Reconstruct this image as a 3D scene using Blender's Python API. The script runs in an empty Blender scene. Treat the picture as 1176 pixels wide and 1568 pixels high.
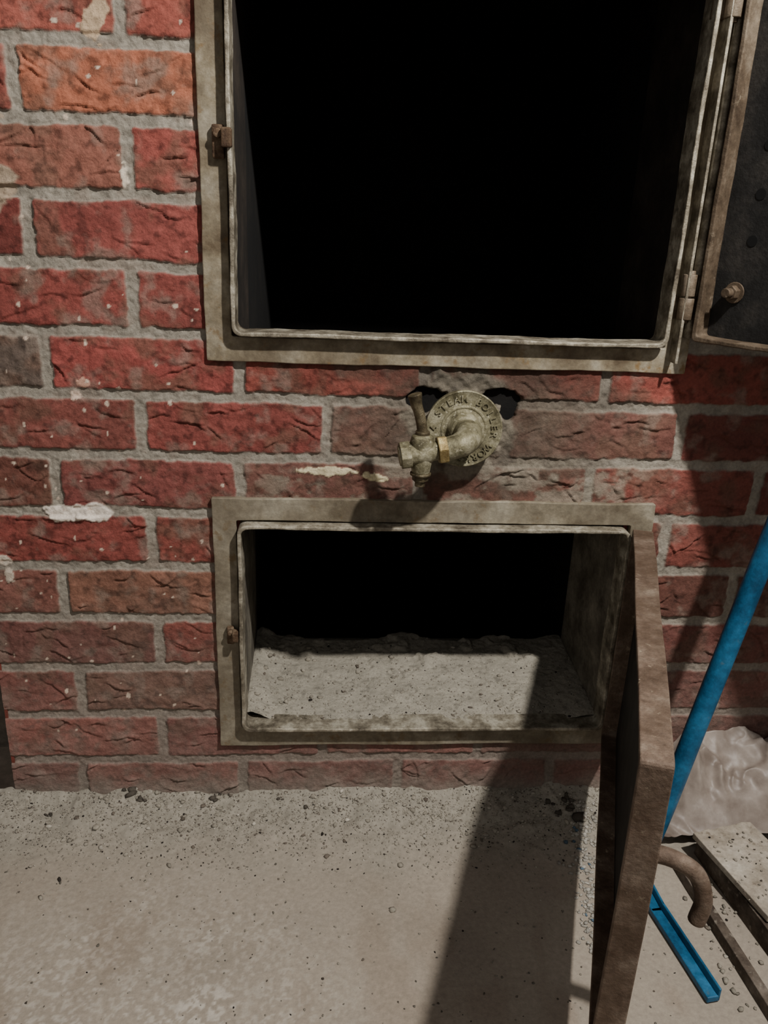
import bpy, bmesh, math, random
import numpy as np
from mathutils import Matrix, Vector
random.seed(7); rng=np.random.default_rng(11)
SC=bpy.context.scene
COL=SC.collection

# ---------------------------------------------------------------- helpers
def lin(c):
    c=np.array(c,float)/255.0
    return np.where(c<=0.04045,c/12.92,((c+0.055)/1.055)**2.4)
def L4(c): 
    a=lin(c); return (float(a[0]),float(a[1]),float(a[2]),1.0)
def link(o,parent=None):
    COL.objects.link(o)
    if parent: o.parent=parent
    return o
def empty(name,loc=(0,0,0)):
    e=bpy.data.objects.new(name,None); e.empty_display_size=.05; COL.objects.link(e); return e
def sstep(a,b,x):
    t=np.clip((x-a)/(b-a),0,1); return t*t*(3-2*t)
def vnoise(x,y,s,seed):
    r=np.random.default_rng(seed).random((257,257))
    fx=x/s+1000.37; fy=y/s+1000.71
    ix=np.floor(fx).astype(int); iy=np.floor(fy).astype(int)
    tx=fx-ix; ty=fy-iy
    tx=tx*tx*(3-2*tx); ty=ty*ty*(3-2*ty)
    a=r[ix%257,iy%257]; b=r[(ix+1)%257,iy%257]; c=r[ix%257,(iy+1)%257]; d=r[(ix+1)%257,(iy+1)%257]
    return (a*(1-tx)+b*tx)*(1-ty)+(c*(1-tx)+d*tx)*ty
def fbm(x,y,s,seed,o=4):
    v=0;a=.5;t=0
    for i in range(o):
        v=v+a*vnoise(x,y,s/2**i,seed+i*13); t+=a; a*=.5
    return v/t
def np_mesh(name,V,F,mats=(),col=None,smooth=True):
    me=bpy.data.meshes.new(name)
    V=np.asarray(V,dtype=np.float32); F=np.asarray(F,dtype=np.int32)
    n=F.shape[1]
    me.vertices.add(len(V)); me.vertices.foreach_set("co",V.ravel())
    me.loops.add(F.size); me.loops.foreach_set("vertex_index",F.ravel())
    me.polygons.add(len(F)); me.polygons.foreach_set("loop_start",np.arange(0,F.size,n,dtype=np.int32))
    me.polygons.foreach_set("loop_total",np.full(len(F),n,dtype=np.int32))
    me.update(calc_edges=True); me.validate()
    if smooth: me.polygons.foreach_set("use_smooth",np.ones(len(me.polygons),dtype=bool))
    if col is not None:
        at=me.color_attributes.new("Col",'FLOAT_COLOR','POINT')
        c=np.ones((len(V),4),dtype=np.float32); c[:,:3]=col; at.data.foreach_set("color",c.ravel())
    for m in mats: me.materials.append(m)
    return me
def grid_faces(nx,ny,keep=None):
    i,j=np.meshgrid(np.arange(nx-1),np.arange(ny-1),indexing='ij')
    a=i*ny+j
    F=np.stack([a,a+ny,a+ny+1,a+1],-1)
    if keep is not None: F=F[keep]
    return F.reshape(-1,4)

# ---------------------------------------------------------------- materials
def newmat(name):
    m=bpy.data.materials.new(name); m.use_nodes=True
    nt=m.node_tree; b=nt.nodes["Principled BSDF"]; b.inputs["Specular IOR Level"].default_value=.3
    return m,nt,b
def texco(nt):
    t=nt.nodes.new("ShaderNodeTexCoord"); return t.outputs["Object"]
def noise(nt,vec,scale,detail=6,rough=.6):
    n=nt.nodes.new("ShaderNodeTexNoise"); n.inputs["Scale"].default_value=scale
    n.inputs["Detail"].default_value=detail; n.inputs["Roughness"].default_value=rough
    nt.links.new(vec,n.inputs["Vector"]); return n.outputs["Fac"]
def ramp(nt,fac,stops):
    r=nt.nodes.new("ShaderNodeValToRGB"); nt.links.new(fac,r.inputs[0])
    e=r.color_ramp.elements
    while len(e)<len(stops): e.new(.5)
    for k,(p,c) in enumerate(stops):
        e[k].position=p; e[k].color=c
    return r.outputs["Color"]
def mix(nt,mode,fac,a,b):
    n=nt.nodes.new("ShaderNodeMix"); n.data_type='RGBA'; n.blend_type=mode
    if isinstance(fac,float): n.inputs[0].default_value=fac
    else: nt.links.new(fac,n.inputs[0])
    for s,i in ((a,6),(b,7)):
        if isinstance(s,tuple): n.inputs[i].default_value=s
        else: nt.links.new(s,n.inputs[i])
    return n.outputs[2]
def bump(nt,b,h,strength,dist):
    n=nt.nodes.new("ShaderNodeBump"); n.inputs["Strength"].default_value=strength; n.inputs["Distance"].default_value=dist
    nt.links.new(h,n.inputs["Height"]); nt.links.new(n.outputs[0],b.inputs["Normal"])
def attr_mat(name,rough=.9,nscale=220,lo=.78,hi=1.2,bs=.5,bd=.0012,spec=.25):
    m,nt,b=newmat(name); v=texco(nt)
    a=nt.nodes.new("ShaderNodeAttribute"); a.attribute_name="Col"
    n1=noise(nt,v,nscale,8,.7)
    c=mix(nt,'MULTIPLY',1.0,a.outputs["Color"],ramp(nt,n1,[(.3,(lo,lo,lo,1)),(.7,(hi,hi,hi,1))]))
    nt.links.new(c,b.inputs["Base Color"]); b.inputs["Roughness"].default_value=rough
    b.inputs["Specular IOR Level"].default_value=spec
    bump(nt,b,noise(nt,v,nscale*1.6,6,.7),bs,bd)
    return m
def metal(name,c1,c2,c3,scale=30,rough=.6,met=.15,bs=.5,speck=None,lo=.35,hi=.65,grime=None,sth=.58):
    m,nt,b=newmat(name); v=texco(nt)
    n1=noise(nt,v,scale,8,.65); n2=noise(nt,v,scale*7,6,.7)
    c=ramp(nt,n1,[(lo,L4(c1)),((lo+hi)/2,L4(c2)),(hi,L4(c3))])
    c=mix(nt,'MULTIPLY',1.0,c,ramp(nt,n2,[(.3,(.7,.7,.7,1)),(.7,(1.2,1.2,1.2,1))]))
    if speck:
        n3=noise(nt,v,scale*3.1,7,.65)
        c=mix(nt,'MIX',ramp(nt,n3,[(sth,(0,0,0,1)),(sth+.1,(.85,.85,.85,1))]),c,L4(speck))
    if grime:
        n4=noise(nt,v,scale*.45,8,.75)
        c=mix(nt,'MIX',ramp(nt,n4,[(.44,(0,0,0,1)),(.64,(.8,.8,.8,1))]),c,L4(grime))
    nt.links.new(c,b.inputs["Base Color"]); b.inputs["Roughness"].default_value=rough; b.inputs["Metallic"].default_value=met
    bump(nt,b,n2,bs,.0015)
    return m

M_brick=attr_mat("brick_and_mortar",.82,240,.72,1.24,.8,.0016)
M_floor=attr_mat("dusty_concrete",.92,160,.82,1.16,.6,.0014)
M_ash=attr_mat("ash",.95,420,.74,1.22,.8,.0014,.1)
M_frame=metal("dusty_painted_steel",(92,78,60),(132,121,100),(162,154,136),16,.62,.1,.5,(118,92,56),grime=(92,81,66))
M_framelow=metal("dusty_steel_grey",(98,88,72),(132,123,105),(156,149,132),16,.65,.1,.5,(112,92,64),grime=(100,90,76))
M_rim=metal("worn_steel_rim",(84,76,64),(136,128,112),(184,177,160),40,.45,.25,.6,(70,52,38),sth=.63)
M_soot_shade=metal("soot_and_shade",(9,8,8),(15,13,12),(24,21,18),10,.95,0,.8)
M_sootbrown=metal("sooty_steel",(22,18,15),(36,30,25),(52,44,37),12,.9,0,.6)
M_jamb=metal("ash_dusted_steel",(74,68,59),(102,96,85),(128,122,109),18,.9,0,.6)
M_doorblack=metal("black_cast_steel",(22,21,21),(32,31,30),(50,47,44),25,.6,.1,.6)
M_dooredge=metal("brown_grey_steel_edge",(62,50,39),(94,80,65),(128,115,99),22,.55,.25,.6,(140,128,110),sth=.62)
M_rustedge=metal("rusty_steel_edge",(78,62,50),(108,91,78),(132,117,103),26,.6,.2,.8,(172,158,136),grime=(82,65,51),sth=.62)
M_rust=metal("rusty_steel",(62,44,32),(92,72,54),(128,110,90),60,.7,.2,.8)
M_brass=metal("dusty_brass",(80,74,55),(122,116,91),(162,156,132),55,.5,.3,.6,(184,178,154))
M_brassdark=metal("tarnished_brass",(58,50,38),(90,80,60),(120,110,88),60,.42,.5,.6)
M_yellow=metal("brass_nut",(104,88,56),(146,126,84),(176,160,116),60,.4,.5,.5)
M_blue=metal("blue_paint",(16,60,88),(30,84,118),(44,102,138),20,.45,.0,.3,(62,94,110),sth=.62)
M_board=metal("dusty_board",(126,116,102),(156,146,132),(176,168,154),20,.8,0,.6,(96,84,70))
M_darkboard=metal("old_wood",(60,50,42),(86,76,66),(112,102,92),24,.85,0,.8,(132,124,112))
M_plaster=metal("grey_plaster",(84,78,70),(104,97,88),(120,113,103),9,.95,0,.6)
M_black,_nt,_b=newmat("black_hole"); _b.inputs["Base Color"].default_value=(.002,.002,.002,1); _b.inputs["Roughness"].default_value=1
m,nt,b=newmat("crumpled_plastic"); M_plastic=m
v=texco(nt)
c=ramp(nt,noise(nt,v,25,6,.6),[(.3,L4((104,92,83))),(.6,L4((142,131,122))),(.8,L4((176,168,160)))])
nt.links.new(c,b.inputs["Base Color"]); b.inputs["Roughness"].default_value=.48; b.inputs["Specular IOR Level"].default_value=.4
bump(nt,b,noise(nt,v,40,3,.5),.3,.003)

# ---------------------------------------------------------------- brick wall (height field)
XL=-.4349; XR=.86; ZT=1.22; ST=.0015
nx=int((XR-XL)/ST)+1; nz=int(ZT/ST)+1
xs=np.linspace(XL,XR,nx); zs=np.linspace(-.01,ZT,nz)
X,Z=np.meshgrid(xs,zs,indexing='ij')
Xd=X+.0022*(fbm(X,Z,.03,1,3)-.5)*2; Zd=Z+.0030*(fbm(X,Z,.05,5,4)-.5)*2
course=np.floor(Zd/.075).astype(int)
off=np.where(course%2==1,-.2199,-.3324)
rj=np.random.default_rng(3); cj=(rj.random(40)-.5)*.012
off=off+cj[np.clip(course,0,39)]
bi=np.floor((Xd-off)/.225).astype(int)
ux=(Xd-off)-bi*.225-.1125; uz=Zd-course*.075-.0375
jx=.0062; jz=.0060
dx=(.1125-jx)-np.abs(ux); dz=(.0375-jz)-np.abs(uz)
rr=.004
qx=np.maximum(rr-dx,0); qz=np.maximum(rr-dz,0)
sd=np.where((qx>0)&(qz>0), rr-np.hypot(qx,qz), np.minimum(dx,dz))
sd=sd+.0026*(fbm(X,Z,.010,31,4)-.5)*2
mask=sstep(-.0006,.0020,sd)
pal=[(142,66,55),(132,62,54),(148,71,59),(116,68,56),(124,57,50),(144,68,56),(136,67,57)]
palL=[lin(c) for c in pal]
key=(course*31+bi*17+500)
kr=np.random.default_rng(21).random(4000); 
pi_=(kr[key%4000]*len(pal)).astype(int)
bc=np.array(palL)[pi_]
bright=.9+.25*kr[(key*7)%4000]
def setb(cr,xc,rgb):
    global bc
    s=(course==cr)&(np.abs(ux+0*X)<1)
    o=(-.2199 if cr%2==1 else -.3324)+cj[cr]
    k=int(math.floor((xc-o)/.225))
    s=s&(bi==k); bc[s]=lin(rgb)
setb(12,-.2,(176,100,70)); setb(13,-.12,(160,78,64)); setb(13,-.25,(152,77,63)); setb(11,-.33,(142,86,70)); setb(12,-.4,(146,74,62))
setb(11,-.2,(148,70,60)); setb(10,-.2,(144,69,61)); setb(9,-.25,(140,65,57)); setb(8,-.2,(142,64,57)); setb(8,-.4,(92,78,69)); setb(9,-.1,(140,67,59))
setb(7,-.1,(140,67,59)); setb(7,.1,(114,76,65)); setb(7,-.3,(130,69,60)); setb(6,-.2,(124,64,58)); setb(6,.0,(118,76,66)); setb(4,-.2,(128,85,67)); setb(2,-.2,(120,83,69)); setb(4,-.4,(120,73,62)); setb(3,-.3,(116,69,61)); setb(7,.32,(116,71,61)); setb(7,.5,(126,63,55))
bc=bc*bright[...,None]
lum=bc.mean(-1,keepdims=True); bc=bc*.85+lum*np.array([1.0,.90,.82])*.15
bl=fbm(X,Z,.05,77,5)
bc=bc*(.66+.62*bl[...,None])
brown=lin((106,80,66)); f=sstep(.48,.70,fbm(X,Z,.03,91,5))[...,None]*.6
bc=bc*(1-f)+brown*f
dkc=sstep(.55,.75,fbm(X,Z,.009,93,5))[...,None]*.45; bc=bc*(1-dkc)
shade_r=sstep(.41,.50,X+.03*(fbm(X,Z,.05,97,3)-.5))[...,None]
bc=bc*(1-shade_r)+(bc*.62+lin((96,66,56))*.25)*shade_r  # right-hand bricks darkened and dulled: firebox door's shadow put into the colour
H=.0002*(fbm(X,Z,.01,8,4)-.5)*2
mort=lin((146,139,127))*np.ones_like(bc)*(.66+.6*fbm(X,Z,.02,15,6)[...,None])
mort_h=.0008+.0018*(fbm(X,Z,.007,41,4)-.5)*2
brick_h=.0034+.0022*(fbm(X,Z,.04,51,4)-.5)*2+.0016*(fbm(X,Z,.009,61,5)-.5)*2
# bark-like folds
G=np.zeros_like(X)
rs=np.random.default_rng(99)
for cr in range(0,16):
    o=(-.2199 if cr%2==1 else -.3324)+cj[cr]
    for k in range(-2,6):
        bx=o+k*.225; bz=cr*.075
        if bx>XR or bx+.225<XL: continue
        for s in range(rs.integers(7,12)):
            cx=bx+rs.uniform(.01,.215); cz=bz+rs.uniform(.01,.066)
            ang=rs.normal(-.12,.38) if rs.random()<.85 else rs.uniform(-1.3,1.3)
            Ls=rs.uniform(.006,.030); cur=rs.normal(0,10); w=rs.uniform(.0020,.0048); A=rs.uniform(.0007,.0021)
            i0=max(0,int((cx-Ls-XL-.006)/ST)); i1=min(nx,int((cx+Ls-XL+.006)/ST)+2)
            j0=max(0,int((cz-Ls)/ST)); j1=min(nz,int((cz+Ls+.02)/ST)+2)
            if i1<=i0 or j1<=j0: continue
            lx=X[i0:i1,j0:j1]-cx; lz=Z[i0:i1,j0:j1]-cz
            a=lx*math.cos(ang)+lz*math.sin(ang); d=-lx*math.sin(ang)+lz*math.cos(ang)
            d=d-cur*a*a+.006*(fbm(lx+cx,lz+cz,.014,5,3)-.5)
            t=np.clip(1-(a/Ls)**2,0,1)
            G[i0:i1,j0:j1]+=A*t*(np.where(d>0,np.exp(-(d/(w*1.7))**2),-np.exp(-(d/(w*.75))**2)*1.0)*sstep(0,.0008,np.abs(d)))
G=np.clip(G,-.0030,.0032)
H=H+mort_h*(1-mask)+(brick_h+G)*mask
crease=np.clip(-G/.003,0,1)[...,None]*mask[...,None]
C=mort*(1-mask[...,None])+bc*mask[...,None]
C=C*(1-.15*crease)
sm=sstep(.54,.76,fbm(X,Z,.022,131,6))*.5
C=C*(1-sm[...,None])+lin((134,120,108))*sm[...,None]
r=np.hypot((X-.20)/1.45,(Z-.575))
s=sstep(.16,.05,r+.08*(fbm(X,Z,.03,141,5)-.5))*.78
C=C*(1-s[...,None])+(lin((88,77,66))*(.55+.85*fbm(X,Z,.02,5,6)[...,None]))*s[...,None]
pl=sstep(.070,.056,np.hypot((X-.17)/1.15,Z-.580)+.020*(fbm(X,Z,.02,15,5)-.5)*2)
H=H*(1-pl)+(.0045+.0045*(fbm(X,Z,.012,171,5)-.5)*2)*pl
cp=lin((116,108,95))*(.55+.85*fbm(X,Z,.015,181,6)[...,None]); C=C*(1-pl[...,None])+cp*pl[...,None]
s=sstep(.46,.6,fbm(X,Z*1.6,.03,191,5))*sstep(.045,.02,np.abs(Z-.497))*sstep(.30,.2,np.abs(X-.17))*.7
C=C*(1-s[...,None])+lin((142,134,119))*s[...,None]
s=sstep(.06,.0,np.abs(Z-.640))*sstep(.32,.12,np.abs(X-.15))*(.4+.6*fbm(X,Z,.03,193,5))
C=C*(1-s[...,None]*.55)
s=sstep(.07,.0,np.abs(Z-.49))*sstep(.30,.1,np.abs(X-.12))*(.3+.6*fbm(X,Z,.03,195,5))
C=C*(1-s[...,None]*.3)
du=sstep(.40,.02,Z+.14*(fbm(X,Z,.08,201,5)-.5))*.62
C=C*(1-du[...,None])+(lin((122,106,98))*(.7+.55*fbm(X,Z,.02,203,6)[...,None]))*du[...,None]
H=H*(1-.25*du)
du=sstep(.060,.0,Z+.03*(fbm(X,Z,.03,205,4)-.5))*.85
C=C*(1-du[...,None])+lin((134,127,116))*du[...,None]
def blob(x,z,rx,rz,rgb,h=.0012,wob=.5,a=0.,seed=0):
    global C,H
    lx=X-x; lz=Z-z
    p=lx*math.cos(a)+lz*math.sin(a); q=-lx*math.sin(a)+lz*math.cos(a)
    rr=np.hypot(p/rx,q/rz)+wob*(fbm(X+seed*.1,Z,min(rx,rz)*1.3,211+seed,4)-.5)*2
    s=sstep(1.05,.9,rr)
    C=C*(1-s[...,None])+lin(rgb)*(.85+.3*fbm(X,Z,.01,5,3)[...,None])*s[...,None]; H=H+h*s
blob(-.326,.449,.028,.011,(226,214,200),.002,.7); blob(-.290,.452,.022,.014,(226,214,200),.002,.6,0,3)
blob(.002,.509,.036,.0065,(210,198,164),.0012,.6,0,5); blob(.062,.502,.016,.006,(204,192,156),.0012,.6,-.2,6)
blob(-.245,.993,.014,.018,(184,160,132),.0004,.8,0,7); blob(-.375,.83,.035,.03,(160,142,122),.0003,.9,0,8); blob(-.375,.905,.02,.02,(156,138,118),.0003,.9,0,8)
blob(-.225,.845,.004,.012,(204,190,172),.001,.7,0,9); blob(-.41,.38,.010,.008,(198,186,170),.001,.9,0,10); blob(-.405,.36,.005,.012,(182,168,152),.001,.9,0,11)
blob(-.29,.615,.008,.006,(194,150,130),.0006,.9,0,12); blob(-.30,.60,.006,.006,(204,180,162),.0006,.9,0,13)
for i in range(120):
    x=random.uniform(-.42,-.12); z=random.uniform(.12,1.05) ; s=random.uniform(.0009,.0020)
    i0=max(0,int((x-.012-XL)/ST)); i1=int((x+.012-XL)/ST); j0=max(0,int((z-.012)/ST)); j1=int((z+.024)/ST)
    lx=X[i0:i1,j0:j1]-x; lz=Z[i0:i1,j0:j1]-z
    q=sstep(1.1,.8,np.hypot(lx/s/random.uniform(.7,1.8),lz/s/random.uniform(.7,2.2))+.6*(vnoise(lx+x,lz+z,.002,9)-.5))[...,None]
    C[i0:i1,j0:j1]=C[i0:i1,j0:j1]*(1-q)+lin((200,180,162))*q
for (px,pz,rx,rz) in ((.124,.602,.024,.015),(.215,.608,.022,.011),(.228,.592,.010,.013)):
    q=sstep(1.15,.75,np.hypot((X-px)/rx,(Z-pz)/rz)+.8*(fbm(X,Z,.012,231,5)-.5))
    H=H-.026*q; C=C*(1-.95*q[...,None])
V=np.stack([X,-H,Z],-1).reshape(-1,3)
cxm=(X[:-1,:-1]+X[1:,1:])/2; czm=(Z[:-1,:-1]+Z[1:,1:])/2
inside=((cxm>-.118)&(cxm<.418))&(((czm>.118)&(czm<.455))|((czm>.668)&(czm<1.13)))
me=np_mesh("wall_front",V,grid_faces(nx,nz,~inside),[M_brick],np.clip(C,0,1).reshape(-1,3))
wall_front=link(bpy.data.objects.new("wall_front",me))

# ---------------------------------------------------------------- generic builders
def box(bm,x0,x1,y0,y1,z0,z1,mi=0,M=None):
    vs=[bm.verts.new(p) for p in ((x0,y0,z0),(x1,y0,z0),(x1,y1,z0),(x0,y1,z0),(x0,y0,z1),(x1,y0,z1),(x1,y1,z1),(x0,y1,z1))]
    if M is not None:
        for v_ in vs: v_.co=M@v_.co
    for f in ((0,3,2,1),(4,5,6,7),(0,1,5,4),(1,2,6,5),(2,3,7,6),(3,0,4,7)):
        fc=bm.faces.new([vs[i] for i in f]); fc.material_index=mi
    return vs
def cyl(bm,p0,p1,r0,r1=None,n=24,mi=0,cap=True,smooth=True):
    p0=Vector(p0);p1=Vector(p1); r1=r0 if r1 is None else r1
    d=(p1-p0).normalized(); a=d.orthogonal().normalized(); b_=d.cross(a)
    A=[];B=[]
    for i in range(n):
        t=2*math.pi*i/n; o=a*math.cos(t)+b_*math.sin(t)
        A.append(bm.verts.new(p0+o*r0)); B.append(bm.verts.new(p1+o*r1))
    for i in range(n):
        f=bm.faces.new((A[i],A[(i+1)%n],B[(i+1)%n],B[i])); f.material_index=mi; f.smooth=smooth
    if cap:
        f=bm.faces.new(A[::-1]); f.material_index=mi; f=bm.faces.new(B); f.material_index=mi
def tube(bm,pts,rad,n=20,mi=0):
    pts=[Vector(p) for p in pts]; rings=[]; a=None
    if not hasattr(rad,'__len__'): rad=[rad]*len(pts)
    for i,p in enumerate(pts):
        d=(pts[min(i+1,len(pts)-1)]-pts[max(i-1,0)]).normalized()
        a=d.orthogonal().normalized() if a is None else (a-d*a.dot(d)).normalized()
        b_=d.cross(a)
        rings.append([bm.verts.new(p+(a*math.cos(2*math.pi*k/n)+b_*math.sin(2*math.pi*k/n))*rad[i]) for k in range(n)])
    for r0,r1 in zip(rings,rings[1:]):
        for k in range(n):
            f=bm.faces.new((r0[k],r0[(k+1)%n],r1[(k+1)%n],r1[k])); f.smooth=True; f.material_index=mi
    for rg,rev in ((rings[0],True),(rings[-1],False)):
        f=bm.faces.new(rg[::-1] if rev else rg); f.material_index=mi
def spline(P,n=10):
    P=[Vector(p) for p in P]; P=[P[0]*2-P[1]]+P+[P[-1]*2-P[-2]]; out=[]
    for i in range(1,len(P)-2):
        for k in range(n):
            t=k/n; a,b_,c_,d=P[i-1:i+3]
            out.append(.5*((2*b_)+(c_-a)*t+(2*a-5*b_+4*c_-d)*t*t+(3*b_-a-3*c_+d)*t**3))
    out.append(P[-2]); return out
def finish(bm,name,mats,parent=None,bev=0,seg=2,recalc=True):
    if recalc: bmesh.ops.recalc_face_normals(bm,faces=bm.faces)
    me=bpy.data.meshes.new(name); bm.to_mesh(me); bm.free()
    for m in mats: me.materials.append(m)
    o=link(bpy.data.objects.new(name,me),parent)
    if bev:
        md=o.modifiers.new("bevel",'BEVEL'); md.width=bev; md.segments=seg; md.limit_method='ANGLE'; md.angle_limit=math.radians(40)
    return o
def rrect(x0,x1,z0,z1,r,n=6,jit=0,seed=0):
    rnd=random.Random(seed); P=[]
    cs=[(x1-r,z0+r,-90),(x1-r,z1-r,0),(x0+r,z1-r,90),(x0+r,z0+r,180)]
    arcs=[]
    for cx,cz,a0 in cs:
        arcs.append([(cx+r*math.cos(math.radians(a0+90*k/n)),cz+r*math.sin(math.radians(a0+90*k/n))) for k in range(n+1)] )
    NS=40
    for i in range(4):
        P+=arcs[i]; e=arcs[i][-1]; s=arcs[(i+1)%4][0]
        for k in range(1,NS): t=k/NS; P.append((e[0]+(s[0]-e[0])*t,e[1]+(s[1]-e[1])*t))
    ph=[rnd.uniform(0,6) for _ in range(6)]
    return [(x+jit*(math.sin(z*31+ph[0])+.5*math.sin(z*97+ph[1])+.3*math.sin(z*260+ph[4])),z+jit*(math.sin(x*29+ph[2])+.5*math.sin(x*83+ph[3])+.3*math.sin(x*240+ph[5]))) for x,z in P]
def ring(bm,outer,inner,y0,y1,mi=0,yj=0):
    n=len(outer)
    def mk(Lp,y,ph): return [bm.verts.new((x,y+yj*math.sin(x*23+z*19+ph),z)) for x,z in Lp]
    of=mk(outer,y0,0); inf=mk(inner,y0,0); ob=mk(outer,y1,0); ib=mk(inner,y1,0)
    for i in range(n):
        j=(i+1)%n
        for q in ((of[i],of[j],inf[j],inf[i]),(ob[j],ob[i],ib[i],ib[j]),(of[j],of[i],ob[i],ob[j]),(inf[i],inf[j],ib[j],ib[i])):
            f=bm.faces.new(q); f.material_index=mi

# ---------------------------------------------------------------- steel door frames
def door_frame(name,x0,x1,z0,z1,bw,seed,mat):
    e=empty(name)
    bm=bmesh.new()
    ring(bm,rrect(x0,x1,z0,z1,.0015,2,jit=.0005,seed=seed),rrect(x0+bw,x1-bw,z0+bw,z1-bw,.002,2,jit=.0003,seed=seed+1),-.0095,.004,0,.0006)
    finish(bm,"flange",[mat],e,.0012)
    bm=bmesh.new()
    ring(bm,rrect(x0+bw+.002,x1-bw-.002,z0+bw+.002,z1-bw-.002,.012,6,jit=.0004,seed=seed+2),rrect(x0+bw+.007,x1-bw-.007,z0+bw+.007,z1-bw-.007,.009,6,jit=.0006,seed=seed+3),-.024,.012,0,.0006)
    finish(bm,"raised_rim",[M_rim],e,.0014)
    return e
uf=door_frame("firebox_door_frame",-.142,.441,.645,1.14,.030,1,M_frame)
lf=door_frame("ash_pit_door_frame",-.142,.433,.1015,.473,.030,9,M_framelow)
def latch(parent,x,z,s=1):
    bm=bmesh.new()
    box(bm,x-.008*s,x+.004*s,-.017,-.009,z-.017*s,z+.014*s)
    box(bm,x+.002*s,x+.012*s,-.028,-.014,z-.007*s,z+.011*s)
    cyl(bm,(x-.002*s,-.022,z+.006*s),(x-.002*s,-.016,z+.006*s),.0045*s,n=12)
    finish(bm,"latch_catch",[M_rust],parent,.0018)
latch(uf,-.118,.885,1.1); latch(lf,-.121,.282,.8)
def knuckle(parent,x,y,z,h,r,mat=M_rust,arm=.02):
    bm=bmesh.new()
    cyl(bm,(x,y,z-h/2),(x,y,z-.001),r,n=20); cyl(bm,(x,y,z+.001),(x,y,z+h/2),r*.92,n=20)
    cyl(bm,(x,y,z-h/2-.004),(x,y,z+h/2+.004),r*.55,n=16)
    box(bm,x-arm,x,-.014,-.008,z-h/2,z)
    finish(bm,"hinge_knuckle",[mat],parent,.001)
knuckle(uf,.424,-.022,.738,.052,.0095,M_dooredge); knuckle(uf,.424,-.022,1.05,.05,.0095,M_dooredge)
knuckle(lf,.428,-.020,.40,.036,.0065); knuckle(lf,.428,-.020,.17,.036,.0065)

# ---------------------------------------------------------------- chambers
def chamber(name,x0,x1,z0,z1,y1,zf,jamb,ydark):
    bm=bmesh.new()
    def q(a,mi): 
        f=bm.faces.new([bm.verts.new(p) for p in a]); f.material_index=mi
    for xx in (x0,x1):
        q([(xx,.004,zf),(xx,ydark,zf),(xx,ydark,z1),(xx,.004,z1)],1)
        q([(xx,ydark,zf),(xx,y1,zf),(xx,y1,z1),(xx,ydark,z1)],0)  # back stretch: soot, its black also painting in the chamber's deep shade
    q([(x0,.004,z1),(x1,.004,z1),(x1,y1,z1),(x0,y1,z1)],0)
    q([(x0,y1,zf),(x1,y1,zf),(x1,y1,z1),(x0,y1,z1)],0)
    q([(x0,.004,zf),(x1,.004,zf),(x1,y1,zf),(x0,y1,zf)],0)
    q([(x0,.004,zf),(x1,.004,zf),(x1,.004,z0),(x0,.004,z0)],0)
    return finish(bm,name,[M_soot_shade,jamb],wall_front,recalc=False)
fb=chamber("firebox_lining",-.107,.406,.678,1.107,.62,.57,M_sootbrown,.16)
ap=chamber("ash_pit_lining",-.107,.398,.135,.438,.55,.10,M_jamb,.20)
# ash bed
ax=np.linspace(-.1068,.3978,360); ay=np.linspace(.0,.30,220)
AX,AY=np.meshgrid(ax,ay,indexing='ij')
edge=.205+.05*(fbm(AX,AX*0,.08,301,3)-.5)
AZ=.1370+.08*np.clip(AY,0,.2)+.003*(fbm(AX,AY,.05,305,5)-.5)*2+.0013*(fbm(AX,AY,.006,306,4)-.5)*2
AZ=AZ+.014*np.exp(-((AX+.10)/.025)**2)+.006*np.exp(-((AX-.395)/.03)**2)
AZ=AZ+.006*sstep(.5,.7,fbm(AX,AY,.035,309,4))*sstep(.10,.16,AY)
AZ=AZ*(1-sstep(0,.03,AY-edge))+.102*sstep(0,.03,AY-edge)  # ash cut off to a black floor, shaped to stand for the shade behind
ac=lin((158,152,139))*(.78+.42*fbm(AX,AY,.02,307,6)[...,None])
dk=sstep(.62,.75,fbm(AX,AY,.008,308,5))*.3; ac=ac*(1-dk[...,None])
me=np_mesh("ash_pile",np.stack([AX,AY,AZ],-1).reshape(-1,3),grid_faces(360,220),[M_ash],ac.reshape(-1,3))
ash=link(bpy.data.objects.new("ash_pile",me))

# ---------------------------------------------------------------- stone chips
ico=bmesh.new(); bmesh.ops.create_icosphere(ico,subdivisions=1,radius=1)
IV=np.array([v_.co[:] for v_ in ico.verts]); IF=np.array([[v_.index for v_ in f.verts] for f in ico.faces]); ico.free()
def chips(name,items,mat,parent=None):
    Vs=[];Fs=[];Cs=[];n=0
    for (x,y,z,s,c) in items:
        d=IV*(1+rng.uniform(-.4,.4,(len(IV),1)))
        d=d*np.array([rng.uniform(.7,1.5),rng.uniform(.6,1.2),rng.uniform(.35,.8)])
        a=rng.uniform(0,6.28); R=np.array([[math.cos(a),-math.sin(a),0],[math.sin(a),math.cos(a),0],[0,0,1]])
        Vs.append((d@R.T)*s+np.array([x,y,z])); Fs.append(IF+n); n+=len(IV)
        Cs.append(np.tile(c,(len(IV),1)))
    me=np_mesh(name,np.concatenate(Vs),np.concatenate(Fs),[mat],np.concatenate(Cs),smooth=False)
    return link(bpy.data.objects.new(name,me),parent)
def chipcol():
    t=rng.random()
    base=lin((150,143,130)) if t<.72 else (lin((176,169,156)) if t<.82 else (lin((106,97,87)) if t<.95 else lin((50,45,41))))
    return base*rng.uniform(.8,1.2)
it=[]
for i in range(1800):
    i_=rng.integers(2,358); j_=int(min(215,abs(rng.normal(0,1))*85)); 
    if AY[i_,j_]>edge[i_,j_]-.01: continue
    s=rng.uniform(.0005,.0016) if rng.random()<.96 else rng.uniform(.002,.0045)
    it.append((AX[i_,j_],AY[i_,j_],AZ[i_,j_]+s*.2,s,chipcol()))
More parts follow.
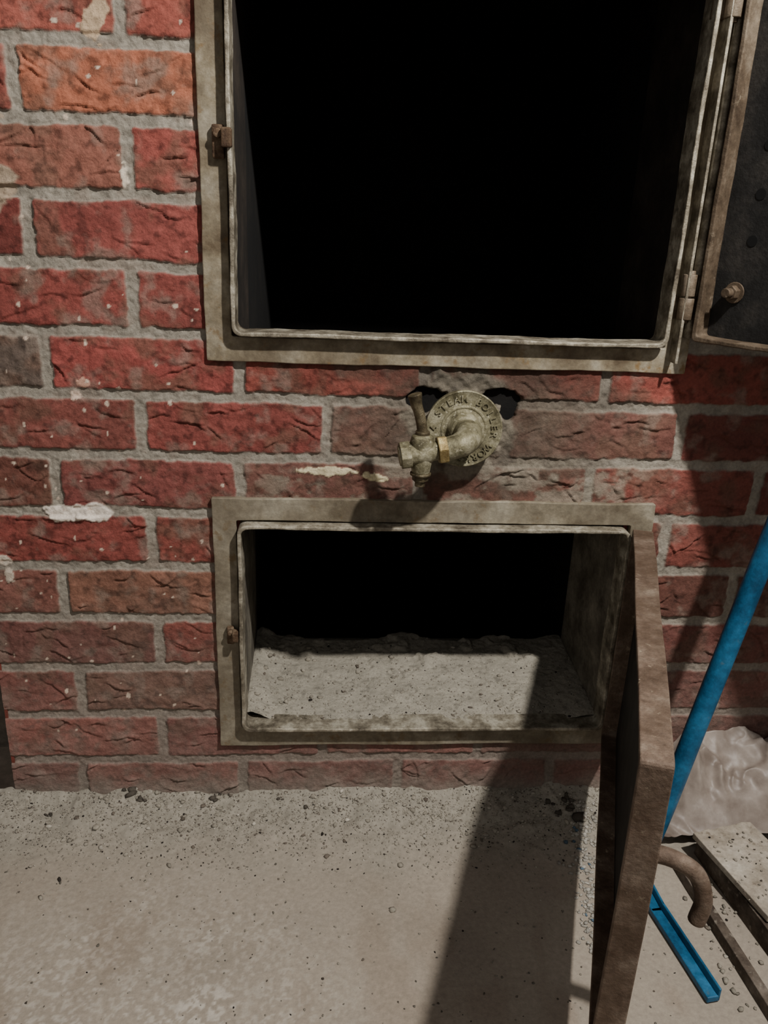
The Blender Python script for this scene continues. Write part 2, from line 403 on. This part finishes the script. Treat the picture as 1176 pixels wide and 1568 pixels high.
chips("ash_crumbs",it,M_ash,ash)

# ---------------------------------------------------------------- floor
FX0,FX1,FY0,FY1=-.75,1.05,-.80,.001
fnx=800; fny=380
fx=np.linspace(FX0,FX1,fnx); fy=np.linspace(FY0,FY1,fny)
FX,FY=np.meshgrid(fx,fy,indexing='ij')
mound=.022*np.exp(-np.abs(FY)/.045)*(.35+1.1*fbm(FX,FY,.06,401,4))
mound=mound*sstep(-.75,-.42,FX)+.004*sstep(.42,.6,fbm(FX,FY,.05,402,4))*sstep(-.16,-.03,FY)
FZ=mound+.0016*(fbm(FX,FY,.12,403,4)-.5)+.0026*(fbm(FX,FY,.008,404,3)-.5)*sstep(-.19,-.02,FY)
fc=lin((147,137,124))*(.84+.32*fbm(FX,FY,.10,405,6)[...,None])
wh=sstep(.50,.64,fbm(FX*1.3,FY*1.3,.006,406,4))*sstep(.32,.0,np.hypot(FX+.20,(FY+.38)))*.9*(.1+fbm(FX,FY,.05,416,4))
fc=fc*(1-wh[...,None])+lin((200,193,182))*wh[...,None]
st=sstep(.52,.75,fbm(FX*2.2,FY,.09,407,5))*.30*sstep(-.1,-.25,FY)
fc=fc*(1-st[...,None])+lin((118,101,86))*st[...,None]
aw=sstep(-.18,-.03,FY+.08*(fbm(FX,FY,.05,408,5)-.5))[...,None]
fc=fc*(1-aw)+(lin((146,140,128))*(.74+.46*fbm(FX,FY,.015,409,6)[...,None]))*aw
me=np_mesh("floor",np.stack([FX,FY,FZ],-1).reshape(-1,3),grid_faces(fnx,fny),[M_floor],np.clip(fc,0,1).reshape(-1,3))
floor=link(bpy.data.objects.new("floor",me))
M_far=metal("concrete_far",(118,108,97),(140,129,116),(154,143,130),8,.92,0,.4)
bm=bmesh.new()
for (x0,x1,y0,y1) in ((-3,-.75,-3,1.2),(1.05,3,-3,1.2),(-.75,1.05,-3,-.80),(-.75,-.4349,.001,1.2),(.86,1.05,.001,1.2)):
    box(bm,x0,x1,y0,y1,-.03,0.0)
finish(bm,"floor_slab",[M_far],floor)

bm=bmesh.new()
box(bm,-.4349,-.4309,-.002,.70,0,1.22); box(bm,-.4349,.86,-.002,.70,1.216,1.222); box(bm,.857,.861,-.002,.70,0,1.22); box(bm,-.4349,.86,.696,.70,0,1.22)
Mside=metal("brick_side",(96,52,42),(118,60,50),(128,96,82),10,.9,0,.6)
finish(bm,"masonry_sides",[Mside],wall_front)
bm=bmesh.new(); box(bm,-3,-.436,.13,.20,0,2.4)
finish(bm,"wall_left",[M_plaster])

# debris
def fz(x,y):
    i=int(np.clip((x-FX0)/(FX1-FX0)*(fnx-1),0,fnx-1)); j=int(np.clip((y-FY0)/(FY1-FY0)*(fny-1),0,fny-1)); return FZ[i,j]
it=[]
for i in range(9500):
    x=rng.uniform(-.47,.455); y=-abs(rng.normal(0,.06))-.003
    if y<-.3: continue
    s=rng.uniform(.0005,.0015) if rng.random()<.975 else rng.uniform(.0018,.0042)
    it.append((x,y,fz(x,y)+s*.3,s,chipcol()))
for i in range(700):
    x=rng.uniform(-.45,.42); y=rng.uniform(-.6,-.08); s=rng.uniform(.0006,.0016)
    it.append((x,y,fz(x,y)+s*.3,s,chipcol()*rng.uniform(.3,1.0)))
for (x,y,s) in ((-.27,-.012,.010),(-.255,-.02,.006),(-.155,-.01,.007),(-.38,-.035,.005),(-.06,-.018,.004),(.36,-.04,.009),(.375,-.055,.010),(.335,-.03,.007),(-.02,-.03,.004),(.345,-.05,.007),(.365,-.025,.009)):
    for q in range(4):
        xx=x+rng.normal(0,s*.5); yy=y+rng.normal(0,s*.4); ss=s*rng.uniform(.35,.7)
        it.append((xx,yy,fz(xx,yy)+ss*.3,ss,lin((84,78,70))*rng.uniform(.6,1.1)))
for i in range(320):
    t=rng.random(); x=.385-.06*t+rng.normal(0,.010); y=-.03-.25*t; s=rng.uniform(.001,.0035)
    c=lin((172,167,157)) if rng.random()<.95 else lin((90,108,122))
    it.append((x,y,fz(x,y)+s*.3,s,c*rng.uniform(.7,1.1)))
chips("ash_rubble",it,M_ash)

# ---------------------------------------------------------------- doors
def door(name,O,theta,W,z0,z1,lip,edge_mat,panel_mat):
    d=Vector((-math.cos(theta),-math.sin(theta),0)); n=Vector((-math.sin(theta),math.cos(theta),0))
    M=Matrix(((d.x,n.x,0,O[0]),(d.y,n.y,0,O[1]),(0,0,1,0),(0,0,0,1)))
    e=empty(name)
    bm=bmesh.new(); box(bm,.003,W-.003,0,.005,z0+.003,z1-.003,0,M); finish(bm,"panel",[panel_mat],e,.001)
    bm=bmesh.new()
    loopO=rrect(0,W,z0,z1,.006,4,jit=.0004,seed=5); loopI=rrect(.006,W-.006,z0+.006,z1-.006,.004,4,jit=.0005,seed=6)
    ring(bm,loopO,loopI,-.0005,lip,0,.0004); 
    for v_ in bm.verts: v_.co=M@v_.co
    finish(bm,"turned_edge",[edge_mat],e,.0013)
    return e,M
th=math.radians(125.0)
nn=Vector((-math.sin(th),math.cos(th)))
ud,MU=door("firebox_door",(.430-nn.x*.028,-.035-nn.y*.028),th,.57,.689,1.14,.028,M_dooredge,M_doorblack)
bm=bmesh.new()
for z in (.804,.853,.903,.953,1.003,1.053):
    for s in (.042,.092,.142,.192,.25,.3,.35,.4):
        a=MU@Vector((s,.004,z)); b_=MU@Vector((s,.0056,z)); cyl(bm,a,b_,.0060,n=16)
finish(bm,"vent_holes",[M_black],ud)
bm=bmesh.new()
for s,z in ((.032,.747),(.53,.747),(.03,1.09)):
    cyl(bm,MU@Vector((s,.005,z)),MU@Vector((s,.016,z)),.0085,n=6,smooth=False)
    cyl(bm,MU@Vector((s,.016,z)),MU@Vector((s,.026,z)),.0055,n=16)
    cyl(bm,MU@Vector((s,.005,z)),MU@Vector((s,.007,z)),.012,n=20)
finish(bm,"bolts",[M_dooredge],ud,.0008)
bm=bmesh.new()
tube(bm,spline([MU@Vector((.50,0,.84)),MU@Vector((.50,-.04,.84)),MU@Vector((.50,-.05,.87)),MU@Vector((.50,-.05,.95)),MU@Vector((.50,-.04,.98)),MU@Vector((.50,0,.98))]),.008)
finish(bm,"handle",[M_rust],ud)
bm=bmesh.new(); cyl(bm,(.432,-.020,.69),(.432,-.020,1.13),.0048,n=14)
box(bm,.418,.4215,-.030,-.009,.66,1.135); finish(bm,"hinge_rod",[M_rim],uf,.0008)

th2=math.radians(71.0)
ld,ML=door("ash_pit_door",(.425,-.030),th2,.505,.125,.445,.025,M_rustedge,M_doorblack)
bm=bmesh.new()
h=[ML@Vector((.385,0,.262)),ML@Vector((.385,-.030,.262)),ML@Vector((.385,-.055,.250)),ML@Vector((.385,-.066,.222)),ML@Vector((.385,-.064,.195))]
tube(bm,spline(h,8),.0085); cyl(bm,ML@Vector((.385,0,.262)),ML@Vector((.385,-.004,.262)),.016)
finish(bm,"handle",[M_rustedge],ld,.001)

# ---------------------------------------------------------------- plug cock with round flange
ck=empty("brass_plug_cock")
gc=Vector((.1695,0,.572)); 
def lathe(bm,origin,axis,prof,n=48,mi=0,smooth=True):
    axis=Vector(axis).normalized(); a=axis.orthogonal().normalized(); b_=axis.cross(a); R=[]
    for (t,r) in prof:
        R.append([bm.verts.new(Vector(origin)+axis*t+(a*math.cos(2*math.pi*k/n)+b_*math.sin(2*math.pi*k/n))*r) for k in range(n)])
    for r0,r1 in zip(R,R[1:]):
        for k in range(n):
            f=bm.faces.new((r0[k],r0[(k+1)%n],r1[(k+1)%n],r1[k])); f.smooth=smooth; f.material_index=mi
    bm.faces.new(R[0][::-1]).material_index=mi; bm.faces.new(R[-1]).material_index=mi
ax_=Vector((-.04,-1,.06)).normalized()
bm=bmesh.new()
lathe(bm,(gc.x,.0,gc.z),ax_,[(0,.042),(.018,.042),(.0185,.0458),(.0192,.0468),(.0265,.0474),(.0285,.0468),(.0288,.0458),(.0280,.0448),(.0280,.0290),(.0292,.0280),(.0294,.0260),(.0286,.0250),(.0300,.0215),(.036,.019),(.040,.0165),(.041,.0001)],72)
finish(bm,"flange_disc",[M_brass],ck,.0004)
u1=Vector((0,0,1)); u1=(u1-ax_*u1.dot(ax_)).normalized(); r1=u1.cross(ax_)
base=Vector((gc.x,0,gc.z))+ax_*.0278
txt="STEAM BOILER WORKS  No 4 "
ref=r1 if r1.x>0 else -r1
bml=bmesh.new()
for i,chh in enumerate(txt):
    if chh==' ': continue
    cu=bpy.data.curves.new("t",'FONT'); cu.body=chh; cu.size=.0115; cu.extrude=.0018; cu.offset=.00015; cu.align_x='CENTER'; cu.align_y='CENTER'
    to=bpy.data.objects.new("t",cu); COL.objects.link(to)
    dg=bpy.context.evaluated_depsgraph_get(); m_=bpy.data.meshes.new_from_object(to.evaluated_get(dg))
    ang=math.radians(150-i*360/len(txt)*1.0)
    rad=ref*math.cos(ang)+u1*math.sin(ang); tan=(ref*math.sin(ang)-u1*math.cos(ang))
    Mx=Matrix.Translation(base+rad*.0370)@Matrix(((tan.x,rad.x,ax_.x,0),(tan.y,rad.y,ax_.y,0),(tan.z,rad.z,ax_.z,0),(0,0,0,1)))
    m_.transform(Mx); bml.from_mesh(m_); bpy.data.objects.remove(to); bpy.data.meshes.remove(m_); bpy.data.curves.remove(cu)
finish(bml,"raised_lettering",[M_brass],ck,recalc=False)
bm=bmesh.new()
E=spline([(gc.x,-.030,gc.z),(gc.x+.001,-.050,gc.z+.001),(gc.x-.003,-.066,gc.z-.002),(gc.x-.014,-.075,gc.z-.006),(gc.x-.030,-.077,gc.z-.011)],8)
tube(bm,E,[.0165]*8+[.0160]*8+[.0152]*8+[.0142]*9,28)
finish(bm,"elbow",[M_brass],ck)
dirv=Vector((-1,-.04,-.16)).normalized()
P0=Vector((gc.x-.028,-.077,gc.z-.010))
bm=bmesh.new()
cyl(bm,P0,P0+dirv*.011,.0175,n=6,smooth=False)
finish(bm,"union_nut",[M_yellow],ck,.0014)
bm=bmesh.new()
lathe(bm,P0+dirv*.011,dirv,[(0,.0115),(.006,.0115),(.010,.0135),(.022,.0150),(.034,.0135),(.040,.0120),(.046,.0120)],28)
cyl(bm,P0+dirv*.043,P0+dirv*.055,.0165,n=8,smooth=False)
cyl(bm,P0+dirv*.0545,P0+dirv*.056,.0095,n=20)
PC=P0+dirv*.030
lathe(bm,PC+Vector((0,0,.022)),(0,0,-1),[(0,.0095),(.002,.0125),(.010,.0145),(.034,.0125),(.046,.0105),(.047,.0085)],28)
finish(bm,"cock_body",[M_brass],ck,.001)
bm=bmesh.new()
cyl(bm,PC+Vector((0,0,-.024)),PC+Vector((0,0,-.027)),.0125,n=24)
cyl(bm,PC+Vector((0,0,-.027)),PC+Vector((0,0,-.034)),.0100,n=6,smooth=False)
cyl(bm,PC+Vector((0,0,-.034)),PC+Vector((0,0,-.041)),.0062,n=16)
cyl(bm,PC+Vector((0,0,.021)),PC+Vector((0,0,.026)),.0085,n=20)
finish(bm,"plug_and_washer",[M_brassdark],ck,.0008)
bm=bmesh.new()
Lv=spline([PC+Vector((0,0,.022)),PC+Vector((-.002,0,.034)),PC+Vector((-.005,0,.046)),PC+Vector((-.009,0,.057)),PC+Vector((-.011,0,.066)),PC+Vector((-.012,0,.0695))],6)
nL=len(Lv); tube(bm,Lv,[.0062+(.0022*min(1,max(0,(i/nL-.5)*3)))-(.004 if i==nL-1 else 0)-(.0014 if i==nL-2 else 0) for i in range(nL)],18)
finish(bm,"lever",[M_brassdark],ck)

# ---------------------------------------------------------------- blue pole on a bent foot
bp=empty("blue_steel_pole")
bm=bmesh.new()
tube(bm,spline([(.430,-.150,.012),(.450,-.146,.10),(.478,-.138,.235),(.505,-.130,.36),(.524,-.126,.455),(.566,-.12,.66)],8),.0128,24)
finish(bm,"pole",[M_blue],bp)
bm=bmesh.new()
bmd=[(.420,-.150),(.424,-.225),(.442,-.345)]
for (a,b_) in zip(bmd,bmd[1:]):
    ax2,ay2=a; bx2,by2=b_; dv=Vector((bx2-ax2,by2-ay2,0)); L_=dv.length; ang=math.atan2(dv.y,dv.x)
    Mb=Matrix.Translation((ax2,ay2,0))@Matrix.Rotation(ang,4,'Z'); box(bm,-.003,L_+.003,-.008,.008,.002,.010,0,Mb)
    box(bm,-.003,L_+.003,.005,.008,.002,.020,0,Mb)
cyl(bm,(.430,-.150,.010),(.430,-.150,.032),.0155,n=20)
finish(bm,"foot",[M_blue],bp,.0012)

# ---------------------------------------------------------------- boards and plastic sheet
def board(bm,a,b_,w,z,h,tilt=0,ragged=False,seed=1):
    dv=Vector((b_[0]-a[0],b_[1]-a[1],0)); ang=math.atan2(dv.y,dv.x); Ln=dv.length
    Mb=Matrix.Translation((a[0],a[1],z))@Matrix.Rotation(ang,4,'Z')@Matrix.Rotation(tilt,4,'X')
    rnd=random.Random(seed); N=9
    lo_=[];hi_=[]
    for k in range(N):
        y=-w/2+w*k/(N-1); j=rnd.uniform(-.012,.006) if ragged else rnd.uniform(-.001,.001)
        lo_.append((rnd.uniform(-.002,.002),y)); hi_.append((Ln+j,y))
    poly=lo_[::1]+hi_[::-1]
    B=[bm.verts.new(Mb@Vector((x,y,0))) for x,y in poly]; T=[bm.verts.new(Mb@Vector((x,y,h))) for x,y in poly]
    n=len(poly)
    bm.faces.new(B[::-1]); bm.faces.new(T)
    for k in range(n): bm.faces.new((B[k],B[(k+1)%n],T[(k+1)%n],T[k]))
wb=empty("wooden_boards")
bm=bmesh.new(); board(bm,(.551,-.118),(.585,-.268),.092,.034,.009,0,True,3); finish(bm,"broken_board",[M_board],wb,.001)
bm=bmesh.new(); board(bm,(.589,-.281),(.615,-.43),.095,.031,.009,.08,True,5); finish(bm,"broken_board_piece",[M_board],wb,.001)
bm=bmesh.new(); board(bm,(.526,-.120),(.565,-.44),.018,.0,.031); board(bm,(.600,-.120),(.65,-.43),.018,.0,.030); board(bm,(.482,-.135),(.505,-.42),.012,.0,.016); finish(bm,"side_rails",[M_darkboard],wb,.0015)
it=[]
for i in range(240):
    x=rng.uniform(.47,.64); y=rng.uniform(-.42,-.12); s=rng.uniform(.001,.004); 
    it.append((x,y,s*.4,s,chipcol()*rng.uniform(.5,1)))
for i in range(60):
    x=rng.uniform(.52,.60); y=rng.uniform(-.25,-.13); s=rng.uniform(.0008,.002); it.append((x,y,.0435+s*.3,s,chipcol()*rng.uniform(.4,1)))
chips("chips",it,M_ash,wb)
sx=np.linspace(.475,.92,240); sy=np.linspace(-.112,-.010,110)
SX,SY=np.meshgrid(sx,sy,indexing='ij')
def ridged(x,y,s,seed,o=3):
    v_=0;a=.6;t=0
    for i in range(o):
        v_=v_+a*(1-np.abs(2*vnoise(x,y,s/2**i,seed+i)-1)); t+=a; a*=.4
    return v_/t
env=sstep(.470,.53,SX)*sstep(-.118,-.055,SY)
wx=.02*(fbm(SX,SY,.05,521,3)-.5)
SZ=.018+env*(.030+.085*ridged(SX+wx,SY,.075,501,3))+.006*ridged(SX*1.3+SY,SY+wx,.028,511,2)
me=np_mesh("crumpled_plastic_sheet",np.stack([SX,SY,SZ],-1).reshape(-1,3),grid_faces(240,110),[M_plastic])
ps=link(bpy.data.objects.new("crumpled_plastic_sheet",me))

# ---------------------------------------------------------------- lights, world, camera
def aim(o,t):
    o.rotation_euler=(Vector(t)-o.location).to_track_quat('-Z','Y').to_euler()
l=bpy.data.lights.new("lamp",'SPOT'); l.energy=160; l.color=(1,.965,.91); l.shadow_soft_size=.030; l.spot_size=math.radians(100); l.spot_blend=.8
lo=link(bpy.data.objects.new("work_lamp",l)); lo.location=(.632,-.89,1.80); aim(lo,(-.12,-.15,.40))
w=bpy.data.worlds.new("world"); SC.world=w; w.use_nodes=True
w.node_tree.nodes["Background"].inputs[0].default_value=(1,.96,.92,1); w.node_tree.nodes["Background"].inputs[1].default_value=.30

cam=bpy.data.cameras.new("camera"); co=bpy.data.objects.new("camera",cam); COL.objects.link(co)
cam.sensor_fit='VERTICAL'; cam.sensor_height=36; cam.lens=36*1256.446/1568; cam.clip_start=.01
co.matrix_world=Matrix.Translation((0,-.99382,.82247))@(Matrix.Rotation(-.07712,4,'Z')@Matrix.Rotation(math.pi/2-.35413,4,'X')@Matrix.Rotation(.04086,4,'Z'))
SC.camera=co
